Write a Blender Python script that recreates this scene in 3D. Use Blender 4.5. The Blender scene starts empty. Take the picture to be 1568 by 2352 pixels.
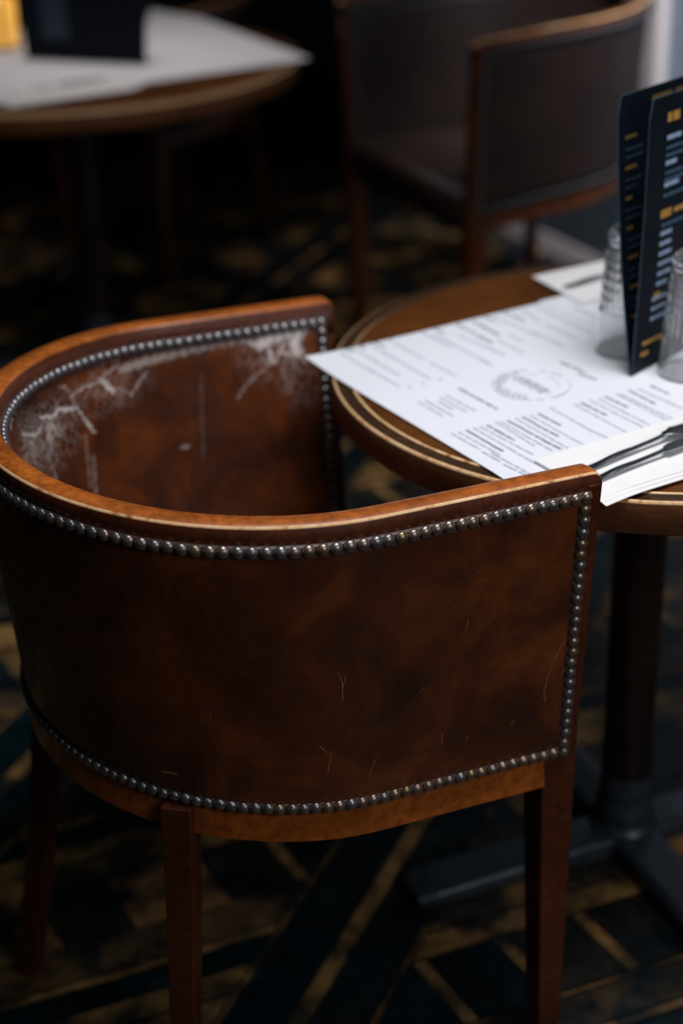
import bpy, bmesh, math, random
import numpy as np
from mathutils import Vector, Matrix
R = math.radians
random.seed(7)
scene = bpy.context.scene
COL = scene.collection

# ---------------------------------------------------------------- camera
FPX, CAM_H, PITCH, ROLL = 3712.09, 1.5053, 0.4667, -0.0332
cd = bpy.data.cameras.new('camera'); cam = bpy.data.objects.new('camera', cd); COL.objects.link(cam)
cd.sensor_fit = 'VERTICAL'; cd.sensor_height = 36.0; cd.lens = FPX / 2352 * 36.0
right = Vector((1, 0, 0)); fwd = Vector((0, math.cos(PITCH), -math.sin(PITCH))); up = Vector((0, math.sin(PITCH), math.cos(PITCH)))
cr, sr = math.cos(ROLL), math.sin(ROLL)
xa = right * cr + up * sr; ya = -right * sr + up * cr
m = Matrix((xa, ya, -fwd)).transposed().to_4x4(); m.translation = (0, 0, CAM_H)
cam.matrix_world = m
cd.dof.use_dof = True; cd.dof.focus_distance = 1.60; cd.dof.aperture_fstop = 2.1
cd.clip_start = 0.05; cd.clip_end = 50
scene.camera = cam

# ---------------------------------------------------------------- light and exposure
scene.view_settings.view_transform = 'Standard'; scene.view_settings.look = 'None'
scene.view_settings.exposure = 0.0; scene.view_settings.gamma = 1.0
scene.view_settings.use_curve_mapping = False
w = bpy.data.worlds.new('world'); scene.world = w; w.use_nodes = True
w.node_tree.nodes['Background'].inputs[0].default_value = (0.25, 0.55, 0.62, 1)
w.node_tree.nodes['Background'].inputs[1].default_value = 0.02
def area(name, loc, aim, sx, sy, power, color, spread=180):
    l = bpy.data.lights.new(name, 'AREA'); l.shape = 'RECTANGLE'; l.size = sx; l.size_y = sy; l.energy = power; l.color = color; l.spread = R(spread)
    o = bpy.data.objects.new(name, l); COL.objects.link(o); o.location = loc
    o.rotation_euler = (Vector(aim) - Vector(loc)).to_track_quat('-Z', 'Y').to_euler(); return o
area('window_daylight', (0.42, 1.42, 2.6), (0.25, 1.72, 0.75), 1.1, 0.7, 12.6, (0.92, 0.96, 1.0), 100)
def spot(name, loc, aim, power, angle, color, radius=0.06):
    l = bpy.data.lights.new(name, 'SPOT'); l.energy = power; l.color = color; l.spot_size = R(angle); l.spot_blend = 0.8; l.shadow_soft_size = radius
    o = bpy.data.objects.new(name, l); COL.objects.link(o); o.location = loc
    o.rotation_euler = (Vector(aim) - Vector(loc)).to_track_quat('-Z', 'Y').to_euler(); return o
spot('wall_fill_spot', (0.85, 3.0, 2.3), (1.0, 3.95, 0.6), 210, 52, (0.85, 0.92, 1.0))  # added spot that brightens the pale wall, no such fixture in the room
area('street_window_daylight', (1.35, -0.15, 1.9), (0.3, 1.5, 0.45), 1.1, 1.0, 3.1, (0.95, 0.96, 1.0), 85)
area('far_table_fill', (-0.5, 3.85, 2.7), (-0.5, 3.95, 0.75), 0.6, 0.4, 2.0, (1.0, 0.93, 0.90), 60)  # added light above the far table

# ---------------------------------------------------------------- helpers
def at(px, py, z):
    """point of the horizontal plane at height z seen at photo pixel (px, py)"""
    d = fwd + xa * ((px - 784) / FPX) - ya * ((py - 1176) / FPX)
    t = (z - CAM_H) / d.z
    return Vector((d.x * t, d.y * t, z))
def tag(o, label=None, cat=None, group=None, kind=None):
    for k, v in (('label', label), ('category', cat), ('group', group), ('kind', kind)):
        if v: o[k] = v
    return o
def empty(name, loc, rz=0):
    o = bpy.data.objects.new(name, None); COL.objects.link(o); o.location = loc; o.rotation_euler = (0, 0, rz)
    o.empty_display_size = 0.05; return o
def link(name, verts, faces, mats, parent=None, midx=None, smooth=False, uv=None):
    me = bpy.data.meshes.new(name); me.from_pydata([tuple(v) for v in verts], [], faces)
    for mm in (mats if isinstance(mats, (list, tuple)) else [mats]): me.materials.append(mm)
    if midx is not None: me.polygons.foreach_set('material_index', midx)
    if smooth: me.polygons.foreach_set('use_smooth', [True] * len(me.polygons))
    me.update()
    o = bpy.data.objects.new(name, me); COL.objects.link(o)
    if parent: o.parent = parent
    return o
def fix(o):
    bm = bmesh.new(); bm.from_mesh(o.data); bmesh.ops.recalc_face_normals(bm, faces=bm.faces); bm.to_mesh(o.data); bm.free(); return o
def absorb(dst, src):
    """take the printed or scratched marks of src into the mesh of the part that carries them"""
    n = len(dst.data.materials)
    for m_ in src.data.materials: dst.data.materials.append(m_)
    src.data.polygons.foreach_set('material_index', [n + p.material_index for p in src.data.polygons])
    bm = bmesh.new(); bm.from_mesh(dst.data); bm.from_mesh(src.data); bm.to_mesh(dst.data); bm.free()
    bpy.data.objects.remove(src)
def bevel(o, wdt, seg=2):
    b = o.modifiers.new('bevel', 'BEVEL'); b.width = wdt; b.segments = seg; b.limit_method = 'ANGLE'; b.angle_limit = R(35); return o
def prism(bot, top):
    n = len(bot); v = list(bot) + list(top)
    f = [tuple(range(n))[::-1], tuple(range(n, 2 * n))] + [(i, (i + 1) % n, n + (i + 1) % n, n + i) for i in range(n)]
    return v, f
def boxv(x0, x1, y0, y1, z0, z1):
    return prism([(x0, y0, z0), (x1, y0, z0), (x1, y1, z0), (x0, y1, z0)], [(x0, y0, z1), (x1, y0, z1), (x1, y1, z1), (x0, y1, z1)])
def merge(*parts):
    V, F = [], []
    for v, f in parts:
        k = len(V); V += list(v); F += [tuple(i + k for i in q) for q in f]
    return V, F
def loft(rings, closed=True, caps=True):
    """rings: list of equally long rings of points"""
    n = len(rings[0]); V = [p for r in rings for p in r]; F = []
    for i in range(len(rings) - 1):
        for j in range(n if closed else n - 1):
            F.append((i * n + j, i * n + (j + 1) % n, (i + 1) * n + (j + 1) % n, (i + 1) * n + j))
    if caps: F.append(tuple(range(n))[::-1]); F.append(tuple((len(rings) - 1) * n + j for j in range(n)))
    return V, F
def lathe(prof, seg=64, cx=0, cy=0):
    V, F = [], []
    for r, z in prof:
        for k in range(seg):
            a = 2 * math.pi * k / seg; V.append((cx + r * math.cos(a), cy + r * math.sin(a), z))
    for i in range(len(prof) - 1):
        for k in range(seg):
            F.append((i * seg + k, i * seg + (k + 1) % seg, (i + 1) * seg + (k + 1) % seg, (i + 1) * seg + k))
    return V, F

# ---------------------------------------------------------------- materials
def srgb(r, g, b):
    return tuple(((c / 255) / 12.92 if c / 255 <= 0.04045 else ((c / 255 + 0.055) / 1.055) ** 2.4) for c in (r, g, b)) + (1,)
class NT:
    def __init__(s, name):
        s.m = bpy.data.materials.new(name); s.m.use_nodes = True; s.t = s.m.node_tree; s.b = s.t.nodes['Principled BSDF']
    def n(s, typ, **kw):
        x = s.t.nodes.new(typ)
        for k, v in kw.items():
            if k.startswith('i_'):
                key = k[2:]; key = int(key) if key.isdigit() else key.replace('_', ' ')
                x.inputs[key].default_value = v
            else: setattr(x, k, v)
        return x
    def l(s, a, b): s.t.links.new(a, b)
    def coord(s, kind='Object', scale=(1, 1, 1), rot=(0, 0, 0)):
        c = s.n('ShaderNodeTexCoord'); mp = s.n('ShaderNodeMapping'); mp.inputs['Scale'].default_value = scale; mp.inputs['Rotation'].default_value = rot
        s.l(c.outputs[kind], mp.inputs[0]); return mp.outputs[0]
    def noise(s, vec, scale, detail=4, rough=0.55, dist=0.0):
        x = s.n('ShaderNodeTexNoise'); x.inputs['Scale'].default_value = scale; x.inputs['Detail'].default_value = detail
        x.inputs['Roughness'].default_value = rough; x.inputs['Distortion'].default_value = dist
        if vec is not None: s.l(vec, x.inputs['Vector'])
        return x.outputs['Fac']
    def ramp(s, fac, stops):
        x = s.n('ShaderNodeValToRGB'); e = x.color_ramp.elements
        while len(e) < len(stops): e.new(0.5)
        for el, (p, c) in zip(e, stops): el.position = p; el.color = c if len(c) == 4 else (*c, 1)
        s.l(fac, x.inputs[0]); return x.outputs[0]
    def mix(s, fac, a, b, blend='MIX'):
        x = s.n('ShaderNodeMix', data_type='RGBA', blend_type=blend)
        for v, i in ((fac, 0), (a, 6), (b, 7)):
            if hasattr(v, 'is_output') or hasattr(v, 'links'): s.l(v, x.inputs[i])
            else: x.inputs[i].default_value = v
        return x.outputs[2]
    def bump(s, h, strength=0.3, dist=0.001):
        x = s.n('ShaderNodeBump'); x.inputs['Strength'].default_value = strength; x.inputs['Distance'].default_value = dist
        s.l(h, x.inputs['Height']); s.l(x.outputs[0], s.b.inputs['Normal'])
    def set(s, rough=None, metal=None, spec=None, coat=None, color=None, trans=None, ior=None):
        for k, v in (('Roughness', rough), ('Metallic', metal), ('Specular IOR Level', spec), ('Coat Weight', coat), ('Base Color', color), ('Transmission Weight', trans), ('IOR', ior)):
            if v is None: continue
            if hasattr(v, 'links'): s.l(v, s.b.inputs[k])
            else: s.b.inputs[k].default_value = v
        return s.m
def plain(name, col, rough=0.6, metal=0, spec=0.5, scale=20, var=0.15):
    t = NT(name); f = t.noise(t.coord(), scale)
    c2 = tuple(x * (1 - var) for x in col[:3]) + (1,); c3 = tuple(min(1, x * (1 + var)) for x in col[:3]) + (1,)
    return t.set(rough, metal, spec, color=t.ramp(f, [(0.3, c2), (0.7, c3)]))
def wood(name, dark, light, rough=0.3, scale=(3, 3, 40), coat=0.3, spec=0.5):
    t = NT(name); v = t.coord(scale=scale); f = t.noise(v, 6, 6, 0.6, 0.4)
    g = t.noise(t.coord(), 9, 3)
    c = t.ramp(f, [(0.25, dark), (0.75, light)])
    c = t.mix(t.ramp(g, [(0.35, (0, 0, 0)), (0.75, (0.6, 0.6, 0.6))]), c, tuple(x * 0.55 for x in dark[:3]) + (1,))
    t.bump(f, 0.08, 0.0005)
    return t.set(rough, 0, spec, coat, c)
M = {}
M['mahogany'] = wood('mahogany', srgb(128, 60, 18), srgb(212, 116, 42), 0.36, (14, 14, 14), 0.15)
def worn():
    t = NT('worn_wood_edge'); f = t.noise(t.coord(), 55, 4, 0.7)
    return t.set(0.6, 0, 0.3, 0, t.ramp(f, [(0.30, srgb(150, 84, 40)), (0.46, srgb(226, 176, 124)), (0.75, srgb(244, 208, 166))]))
M['worn'] = worn()
def leather(name, wear=False):
    t = NT(name); v = t.coord()
    f1 = t.noise(v, 9, 5, 0.6, 0.6); f2 = t.noise(v, 30, 5, 0.6); f3 = t.noise(v, 700, 2)
    c = t.ramp(f1, [(0.28, srgb(42, 20, 15)), (0.5, srgb(92, 44, 20)), (0.72, srgb(134, 68, 26))])
    c = t.mix(t.ramp(f2, [(0.4, (0, 0, 0)), (0.75, (0.55, 0.55, 0.55))]), c, srgb(54, 22, 12))
    if wear:
        a = t.n('ShaderNodeAttribute', attribute_name='wear')
        nz = t.noise(v, 120, 4, 0.7)
        mth = t.n('ShaderNodeMath', operation='MULTIPLY'); t.l(a.outputs['Fac'], mth.inputs[0])
        t.l(t.ramp(nz, [(0.3, (0.85, 0.85, 0.85)), (0.5, (1, 1, 1))]), mth.inputs[1])
        c = t.mix(mth.outputs[0], c, srgb(240, 226, 220))
    t.bump(f3, 0.12, 0.0004)
    r = t.ramp(f2, [(0.3, (0.34, 0.34, 0.34)), (0.7, (0.5, 0.5, 0.5))])
    return t.set(r, 0, 0.5, 0.1, c)
M['leather'] = leather('brown_leather'); M['leather_worn'] = leather('cracked_leather', True)
M['shaded_leather'] = plain('shaded_leather', srgb(46, 29, 25), 0.5, scale=6, var=0.4)
M['shaded_mahogany'] = wood('shaded_mahogany', srgb(56, 26, 8), srgb(120, 58, 20), 0.4, (14, 14, 14), 0.1)
M['leg_and_shaded_rail_wood'] = wood('leg_and_shaded_rail_wood', srgb(66, 29, 13), srgb(108, 50, 22), 0.4, (14, 14, 14), 0.1)
M['welt'] = plain('leather_welt', srgb(80, 66, 68), 0.45, scale=60)
M['scratch'] = plain('scratch', srgb(196, 140, 96), 0.6, scale=200, var=0.3)
def nailmat():
    t = NT('aged_brass_nail'); oi = t.n('ShaderNodeObjectInfo'); f = t.noise(t.coord(), 300, 3)
    c = t.ramp(oi.outputs['Random'], [(0.0, srgb(150, 146, 148)), (0.4, srgb(156, 146, 140)), (0.75, srgb(176, 150, 136)), (1.0, srgb(166, 146, 110))])
    c = t.mix(t.ramp(f, [(0.4, (0, 0, 0)), (0.7, (0.5, 0.5, 0.5))]), c, srgb(60, 52, 48))
    return t.set(0.33, 0.85, 0.5, 0, c)
M['nail'] = nailmat()
M['tabletop'] = wood('tabletop_veneer', srgb(70, 36, 12), srgb(120, 68, 26), 0.42, (5, 60, 5), 0.0, 0.3)
M['table_edge'] = wood('table_edge_wood', srgb(92, 52, 27), srgb(138, 86, 50), 0.45, (6, 6, 60), 0.1)
M['rim_inlay'] = wood('table_rim_band', srgb(44, 28, 18), srgb(84, 56, 34), 0.35, (20, 20, 20), 0.2)
M['iron'] = plain('black_cast_iron', srgb(58, 66, 74), 0.36, 0.2, scale=60, var=0.3)
M['column'] = plain('dark_painted_column', srgb(34, 20, 18), 0.3, scale=15, var=0.3)
M['paper'] = plain('white_paper', srgb(232, 230, 236), 0.85, spec=0.2, scale=6, var=0.02)
M['napkin'] = plain('paper_napkin', srgb(240, 234, 232), 0.9, spec=0.1, scale=40, var=0.02)
M['ink'] = plain('dark_ink', srgb(112, 130, 142), 0.8, spec=0.1, scale=400, var=0.3)
M['ink_light'] = plain('grey_ink', srgb(176, 178, 190), 0.8, spec=0.1, scale=400, var=0.15)
M['card'] = plain('navy_card', srgb(4, 15, 26), 0.65, spec=0.2, scale=30, var=0.15)
M['card_edge'] = plain('card_edge', srgb(70, 90, 104), 0.5, scale=60)
M['gold'] = plain('gold_print_or_reflection', srgb(206, 152, 66), 0.6, scale=300, var=0.2)
M['gold_dim'] = plain('dull_gold_print', srgb(120, 92, 44), 0.6, scale=300, var=0.2)
M['blue_dim'] = plain('faint_blue_print_and_reflection', srgb(36, 56, 80), 0.6, scale=300, var=0.2)
M['blue_print'] = plain('pale_blue_print', srgb(158, 180, 210), 0.6, scale=300, var=0.1)
M['dim_print'] = plain('dull_blue_print', srgb(74, 104, 130), 0.6, scale=300, var=0.15)
t = NT('cutlery_steel'); M['steel'] = t.set(0.24, 1.0, 0.5, 0, t.ramp(t.noise(t.coord(), 40), [(0.3, srgb(150, 158, 164)), (0.7, srgb(190, 196, 202))]))
t = NT('clear_glass'); M['glass'] = t.set(t.ramp(t.noise(t.coord(), 60), [(0.3, (0.02,) * 3), (0.7, (0.06,) * 3)]), 0, 0.5, 0, (0.97, 0.99, 0.99, 1), 0.95, 1.45)

# ---------------------------------------------------------------- the room
def floor_mat():
    t = NT('parquet'); a = t.n('ShaderNodeAttribute', attribute_name='plank')
    v = t.coord(scale=(8, 8, 8)); f = t.noise(v, 2.2, 6, 0.65); g = t.noise(t.coord(scale=(60, 8, 8), rot=(0, 0, R(-21))), 2, 4)
    dark = t.ramp(f, [(0.35, srgb(5, 20, 26)), (0.58, srgb(12, 32, 38)), (0.78, srgb(52, 58, 54))])
    tan = t.ramp(f, [(0.3, srgb(80, 62, 42)), (0.5, srgb(190, 142, 84)), (0.7, srgb(232, 178, 104))])
    worn_ = t.n('ShaderNodeMath', operation='MULTIPLY'); t.l(a.outputs['Fac'], worn_.inputs[0]); t.l(t.ramp(t.noise(t.coord(), 7, 3, 0.6, 0.3), [(0.42, (0.06,) * 3), (0.62, (0.9,) * 3)]), worn_.inputs[1])
    c = t.mix(worn_.outputs[0], dark, tan)
    c = t.mix(t.ramp(g, [(0.4, (0, 0, 0)), (0.8, (0.35, 0.35, 0.35))]), c, srgb(18, 22, 24))
    t.bump(g, 0.1, 0.001)
    return t.set(t.ramp(f, [(0.3, (0.32,) * 3), (0.7, (0.55,) * 3)]), 0, 0.22, 0, c)
M['parquet'] = floor_mat()
def clip(poly, nx, ny, c):
    out = []
    for i in range(len(poly)):
        a, b = poly[i], poly[(i + 1) % len(poly)]
        da, db = nx * a[0] + ny * a[1] - c, nx * b[0] + ny * b[1] - c
        if da >= 0: out.append(a)
        if (da >= 0) != (db >= 0):
            k = da / (da - db); out.append((a[0] + (b[0] - a[0]) * k, a[1] + (b[1] - a[1]) * k))
    return out
def build_floor():
    V, F, A = [], [], []
    def poly(p, tone):
        if len(p) < 3: return
        k = len(V); V.extend([(x, y, 0.0) for x, y in p]); F.append(tuple(range(k, k + len(p)))); A.extend([tone] * len(p))
    r21, r66, r117 = R(21), R(66), R(119)
    W21 = (-math.sin(r21), math.cos(r21)); D21 = (math.cos(r21), math.sin(r21))
    N66 = (math.sin(r66), -math.cos(r66))      # offset across the 66 degree bands
    N117 = (math.sin(r117), -math.cos(r117))
    big = [(-3.2, -1.2), (3.2, -1.2), (3.2, 7.2), (-3.2, 7.2)]
    P66 = 0.64; g = 0.0018
    rnd = random.Random(3)
    rows = [(1.300, 1.316, 1), (1.316, 1.376, 0.25), (1.376, 1.384, 0.8), (1.384, 1.512, -1), (1.512, 1.555, 1.0), (1.557, 1.600, 0.9), (1.602, 1.640, 0.02)]
    for k in range(-6, 8):
        b0 = -0.80 + k * P66
        band = clip(clip(big, N66[0], N66[1], b0), -N66[0], -N66[1], -(b0 + 0.195))
        for lo, hi, tone in ((0.0, 0.009, 0.6), (0.011, 0.086, 0.0), (0.088, 0.112, 1.0), (0.114, 0.184, 0.02), (0.186, 0.195, 0.45)):
            p = clip(clip(band, N66[0], N66[1], b0 + lo), -N66[0], -N66[1], -(b0 + hi))
            poly(p, tone)
        reg = clip(clip(big, N66[0], N66[1], b0 + 0.197), -N66[0], -N66[1], -(b0 + P66 - 0.002))
        for q in range(-12, 20):
            off = q * 0.342
            for lo, hi, tone in rows:
                st = clip(clip(reg, W21[0], W21[1], lo + off + g), -W21[0], -W21[1], -(hi + off - g))
                if len(st) < 3: continue
                if tone >= 0: poly(st, max(0, min(1, tone + rnd.uniform(-0.12, 0.12)))); continue
                base = rnd.uniform(0, 0.1)
                for j in range(-80, 80):
                    c0 = j * 0.118 + base
                    s1 = clip(clip(st, N117[0], N117[1], c0 + g), -N117[0], -N117[1], -(c0 + 0.098))
                    s2 = clip(clip(st, N117[0], N117[1], c0 + 0.100), -N117[0], -N117[1], -(c0 + 0.118))
                    poly(s1, 1.0 if rnd.random() < 0.2 else rnd.uniform(0, 0.15)); poly(s2, 1.0)
    k = len(V); b = boxv(-3.2, 3.2, -1.2, 7.2, -0.05, -0.003)
    V.extend(b[0]); F.extend([tuple(i + k for i in f) for f in b[1]]); A.extend([0.0] * 8)
    o = link('floor', V, F, M['parquet']); at_ = o.data.attributes.new('plank', 'FLOAT', 'POINT'); at_.data.foreach_set('value', A)
    tag(o, kind='structure'); return o
build_floor()
M['dark_wall'] = plain('dark_panelled_wall', srgb(14, 18, 22), 0.7, scale=3, var=0.3)
M['pale_wall'] = plain('pale_blue_wall', srgb(156, 166, 178), 0.7, scale=3, var=0.08)
M['dark_nail'] = plain('dull_dark_nail', srgb(70, 70, 72), 0.5, 0.6, scale=100)
M['dado'] = plain('grey_dado_board', srgb(70, 82, 88), 0.6, scale=5, var=0.1)
M['white_trim'] = plain('white_trim', srgb(225, 208, 206), 0.6, scale=5, var=0.05)
def wall(name, x0, y0, x1, y1, th, z0, z1, mat, kind='structure'):
    d = Vector((x1 - x0, y1 - y0, 0)).normalized(); n = Vector((-d.y, d.x, 0)) * th
    q = [(x0, y0), (x1, y1), (x1 + n.x, y1 + n.y), (x0 + n.x, y0 + n.y)]
    v, f = prism([(x, y, z0) for x, y in q], [(x, y, z1) for x, y in q])
    return tag(fix(link(name, v, f, mat)), kind=kind)
wb = at(1195, 542, 0); wd = (at(1345, 616, 0) - wb).normalized()
a_ = wb - wd * 0.35; b_ = wb + wd * 2.6
wall('wall_right', a_.x, a_.y, b_.x, b_.y, 0.12, 0, 2.8, M['pale_wall'])
pn = Vector((wd.y, -wd.x, 0))
for nm, lo, hi, th, z0, z1 in (('baseboard_right', -0.35, 2.6, 0.018, 0, 0.055), ):
    p, q = a_, b_
    wall(nm, (p + pn * th).x, (p + pn * th).y, (q + pn * th).x, (q + pn * th).y, th, z0, z1, M['white_trim'])
# white pilaster standing against the pale wall
d_ = fwd + xa * ((1508 - 784) / FPX) - ya * ((250 - 1176) / FPX); k_ = d_.x / d_.y     # horizontal bearing of the pilaster
s_ = (k_ * wb.y - wb.x) / (wd.x - k_ * wd.y)
p, q = wb + wd * (s_ - 0.028) + pn * 0.03, wb + wd * (s_ + 0.028) + pn * 0.03
wall('trim_1', p.x, p.y, q.x, q.y, 0.03, 0.075, 2.8, M['white_trim'])
wall('wall_back', -3.2, 5.9, 3.2, 5.9, 0.1, 0, 2.8, M['dark_wall'])
wall('wall_left', -2.6, -1.2, -2.6, 5.9, 0.1, 0, 2.8, M['dark_wall'])

p, q = a_ + pn * 0.012, wb + wd * (s_ - 0.12) + pn * 0.012
wall('trim_2', p.x, p.y, q.x, q.y, 0.012, 0.055, 0.62, M['dado'])
# ---------------------------------------------------------------- tub chair
# worn marks as (points along the shell and below the rail, width, strength)
WEAR = [([(1.0142, 0.0672),(1.0277, 0.0694),(1.0412, 0.0758),(1.0502, 0.0737),(1.0592, 0.0696),(1.077, 0.076),(1.0904, 0.0782)], 0.0022, 1),([(1.0949, 0.0782),(1.1038, 0.091),(1.1171, 0.1123),(1.1216, 0.1187)], 0.0018, 0.8),([(0.9508, 0.0669),(0.9826, 0.0776),(0.9916, 0.0839),(1.0142, 0.0777),(1.0187, 0.0693)], 0.0016, 0.9),([(1.0412, 0.0758),(1.0412, 0.0863),(1.0457, 0.0948),(1.0322, 0.101),(1.0187, 0.0946)], 0.0013, 0.7),([(1.0904, 0.0782),(1.0904, 0.0613),(1.1127, 0.0572),(1.1393, 0.0573),(1.1482, 0.0552),(1.1615, 0.0638),(1.1659, 0.0723)], 0.0016, 0.6),([(1.1526, 0.0574),(1.1571, 0.0659),(1.1659, 0.0745)], 0.003, 0.9),([(1.1659, 0.0723),(1.1792, 0.0724),(1.1925, 0.0853),(1.2014, 0.079),(1.2102, 0.0684),(1.2235, 0.0578)], 0.0014, 0.5),([(1.0904, 0.0613),(1.0815, 0.0486),(1.0681, 0.0422)], 0.0012, 0.4),([(1.1393, 0.0573),(1.1571, 0.0489),(1.1704, 0.0447),(1.1792, 0.0405)], 0.002, 0.4),([(1.388, 0.0435),(1.4051, 0.037),(1.425, 0.0349),(1.4477, 0.0328)], 0.0095, 1),([(1.4421, 0.0372),(1.4364, 0.0502),(1.4392, 0.0634)], 0.008, 1),([(1.3653, 0.0369),(1.3766, 0.0434),(1.388, 0.0435)], 0.003, 0.8),([(1.3965, 0.0435),(1.3994, 0.0544),(1.4022, 0.0718)], 0.003, 0.9),([(1.4221, 0.0502),(1.4136, 0.0588),(1.4051, 0.074)], 0.0018, 0.8),([(1.4136, 0.0588),(1.4221, 0.0633),(1.4307, 0.0633)], 0.002, 0.8),([(1.4022, 0.0718),(1.3795, 0.0847),(1.3596, 0.0997),(1.3482, 0.1126)], 0.0016, 0.4),([(1.425, 0.0655),(1.4165, 0.085),(1.4193, 0.1003)], 0.0016, 0.35),([(1.4307, 0.0677),(1.4335, 0.0808),(1.4421, 0.0896)], 0.0018, 0.5),([(1.4449, 0.0525),(1.4477, 0.0678),(1.4506, 0.0809)], 0.0025, 0.5),([(1.1837, 0.049),(1.2369, 0.0428),(1.2771, 0.0387),(1.3283, 0.0346),(1.371, 0.0347)], 0.006, 0.42),([(1.2856, 0.0344),(1.3283, 0.0324),(1.3909, 0.0304)], 0.005, 0.5),([(0.9096, 0.0459),(0.9279, 0.0376),(0.9644, 0.0335),(1.0142, 0.0315),(1.077, 0.0317),(1.126, 0.0318),(1.1792, 0.0341)], 0.0012, 0.7),([(1.1127, 0.1504),(1.106, 0.20)], 0.003, 0.22),([(1.1038, 0.1185),(1.098, 0.185)], 0.003, 0.16),([(1.2999, 0.0733),(1.2913, 0.1895)], 0.0016, 0.09),([(1.0097, 0.0945),(1.0187, 0.1324),(1.0277, 0.1577)], 0.002, 0.3),([(0.978, 0.0775),(0.9735, 0.109)], 0.0016, 0.3),([(1.2629, 0.1675),(1.2714, 0.1698)], 0.0022, 0.4)]
SCRATCHES = [([(0.3064, 0.1728), (0.302, 0.1878), (0.302, 0.2027), (0.302, 0.2113)], 0.0008), ([(0.0313, 0.2016), (0.0427, 0.221), (0.0512, 0.2493), (0.054, 0.2667), (0.0512, 0.2799)], 0.0007), ([(0.0284, 0.2411), (0.0341, 0.2497)], 0.0007), ([(0.5118, 0.3128), (0.4982, 0.3109), (0.4892, 0.3111)], 0.0018), ([(0.3286, 0.264), (0.3197, 0.2749)], 0.001), ([(0.262, 0.2913), (0.2709, 0.3146)], 0.0006), ([(0.2048, 0.2176), (0.2133, 0.2217)], 0.0007), ([(0.182, 0.285), (0.182, 0.3001)], 0.0007), ([(0.1507, 0.2967), (0.1507, 0.3054)], 0.0007), ([(0.091, 0.2941), (0.0938, 0.2983)], 0.0012), ([(0.4443, 0.2214), (0.4443, 0.2277)], 0.001), ([(0.3153, 0.275), (0.3197, 0.3005)], 0.0006), ([(0.1564, 0.145), (0.1593, 0.158)], 0.0006), ([(0.5209, 0.1824), (0.5209, 0.1866)], 0.0009), ([(0.2976, 0.1772), (0.302, 0.1942)], 0.0005), ([(0.1479, 0.0867), (0.145, 0.0888)], 0.0006)]
CX, CY, ANG = -0.0989, 1.6845, 0.4561
WW, AA, BB, NN = 0.324, 0.2531, 0.3074, 2.008
ZF, ZB, ZN, ZN2 = 0.7849, 0.8139, 0.4273, 0.4756
def plan(f):
    wv = WW - 0.0246 * (1 - f); b = BB - 0.023 * (1 - f)
    s = np.linspace(AA, 0, 50)[:-1]; th = np.linspace(0, np.pi, 160); c, sn = np.cos(th), np.maximum(np.sin(th), 0)
    cur = np.stack([-b * sn ** (2 / NN), -wv * np.sign(c) * np.abs(c) ** (2 / NN)], 1)
    return np.concatenate([np.stack([s, -wv + 0 * s], 1), cur, np.stack([s[::-1], wv + 0 * s], 1)])
_b = plan(1); ARC = np.r_[0, np.cumsum(np.linalg.norm(np.diff(_b, axis=0), axis=1))]; LEN = ARC[-1]
def outline(f, off):
    """outline of the shell at height fraction f, moved outward by off, as arrays indexed by ARC: xy, z top, z bottom"""
    p = plan(f); tt = np.gradient(p, axis=0); tt /= np.linalg.norm(tt, axis=1)[:, None]
    n = np.stack([tt[:, 1], -tt[:, 0]], 1)
    if n[0, 1] > 0: n = -n
    k = (AA - p[:, 0]) / (AA + BB)
    return p + n * off, ZF + (ZB - ZF) * k, ZN + (ZN2 - ZN) * k, n
def spoint(u, v, off):
    """point of the shell at arc length u, v metres below the rail top"""
    p1, zt, zb, n1 = outline(1, off); p0, _, _, n0 = outline(0, off)
    T = np.interp(u, ARC, zt); B = np.interp(u, ARC, zb); f = 1 - v / (T - B)
    x = np.interp(u, ARC, p0[:, 0]) * (1 - f) + np.interp(u, ARC, p1[:, 0]) * f
    y = np.interp(u, ARC, p0[:, 1]) * (1 - f) + np.interp(u, ARC, p1[:, 1]) * f
    nx = np.interp(u, ARC, n1[:, 0]); ny = np.interp(u, ARC, n1[:, 1])
    return Vector((x, y, T - v)), Vector((nx, ny, -0.05)).normalized(), T, B
THK = 0.028
def rail_mesh(us, prof, flags, roundr=0.0):
    """sweep a profile of (inward offset, drop below top) along the shell"""
    rings = []
    for u in us:
        e = min(u, LEN - u); dz = 0; du = 0
        if roundr and e < roundr: dz = roundr - math.sqrt(max(0, roundr ** 2 - (roundr - e) ** 2))
        ring = []
        for off, dr in prof:
            p, n, T, B = spoint(u, dr, -off)
            if dr < 0.02: p.z -= dz
            ring.append(p)
        rings.append(ring)
    v, f = loft(rings)
    n = len(prof); mi = []
    for i in range(len(rings) - 1):
        for j in range(n): mi.append(1 if (i in (0, len(rings) - 2) and 0 < j < 5) else flags[j])
    mi += [0, 0]
    return v, f, mi
def tapered(b0, b1, z0, z1, nseg=1):
    """square bar between two centre/size boxes ((cx, cy, sx, sy)); returns verts, faces"""
    def ring(c, z): return [(c[0] - c[2] / 2, c[1] - c[3] / 2, z), (c[0] + c[2] / 2, c[1] - c[3] / 2, z), (c[0] + c[2] / 2, c[1] + c[3] / 2, z), (c[0] - c[2] / 2, c[1] + c[3] / 2, z)]
    return loft([ring(b0, z0), ring(b1, z1)])
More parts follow.
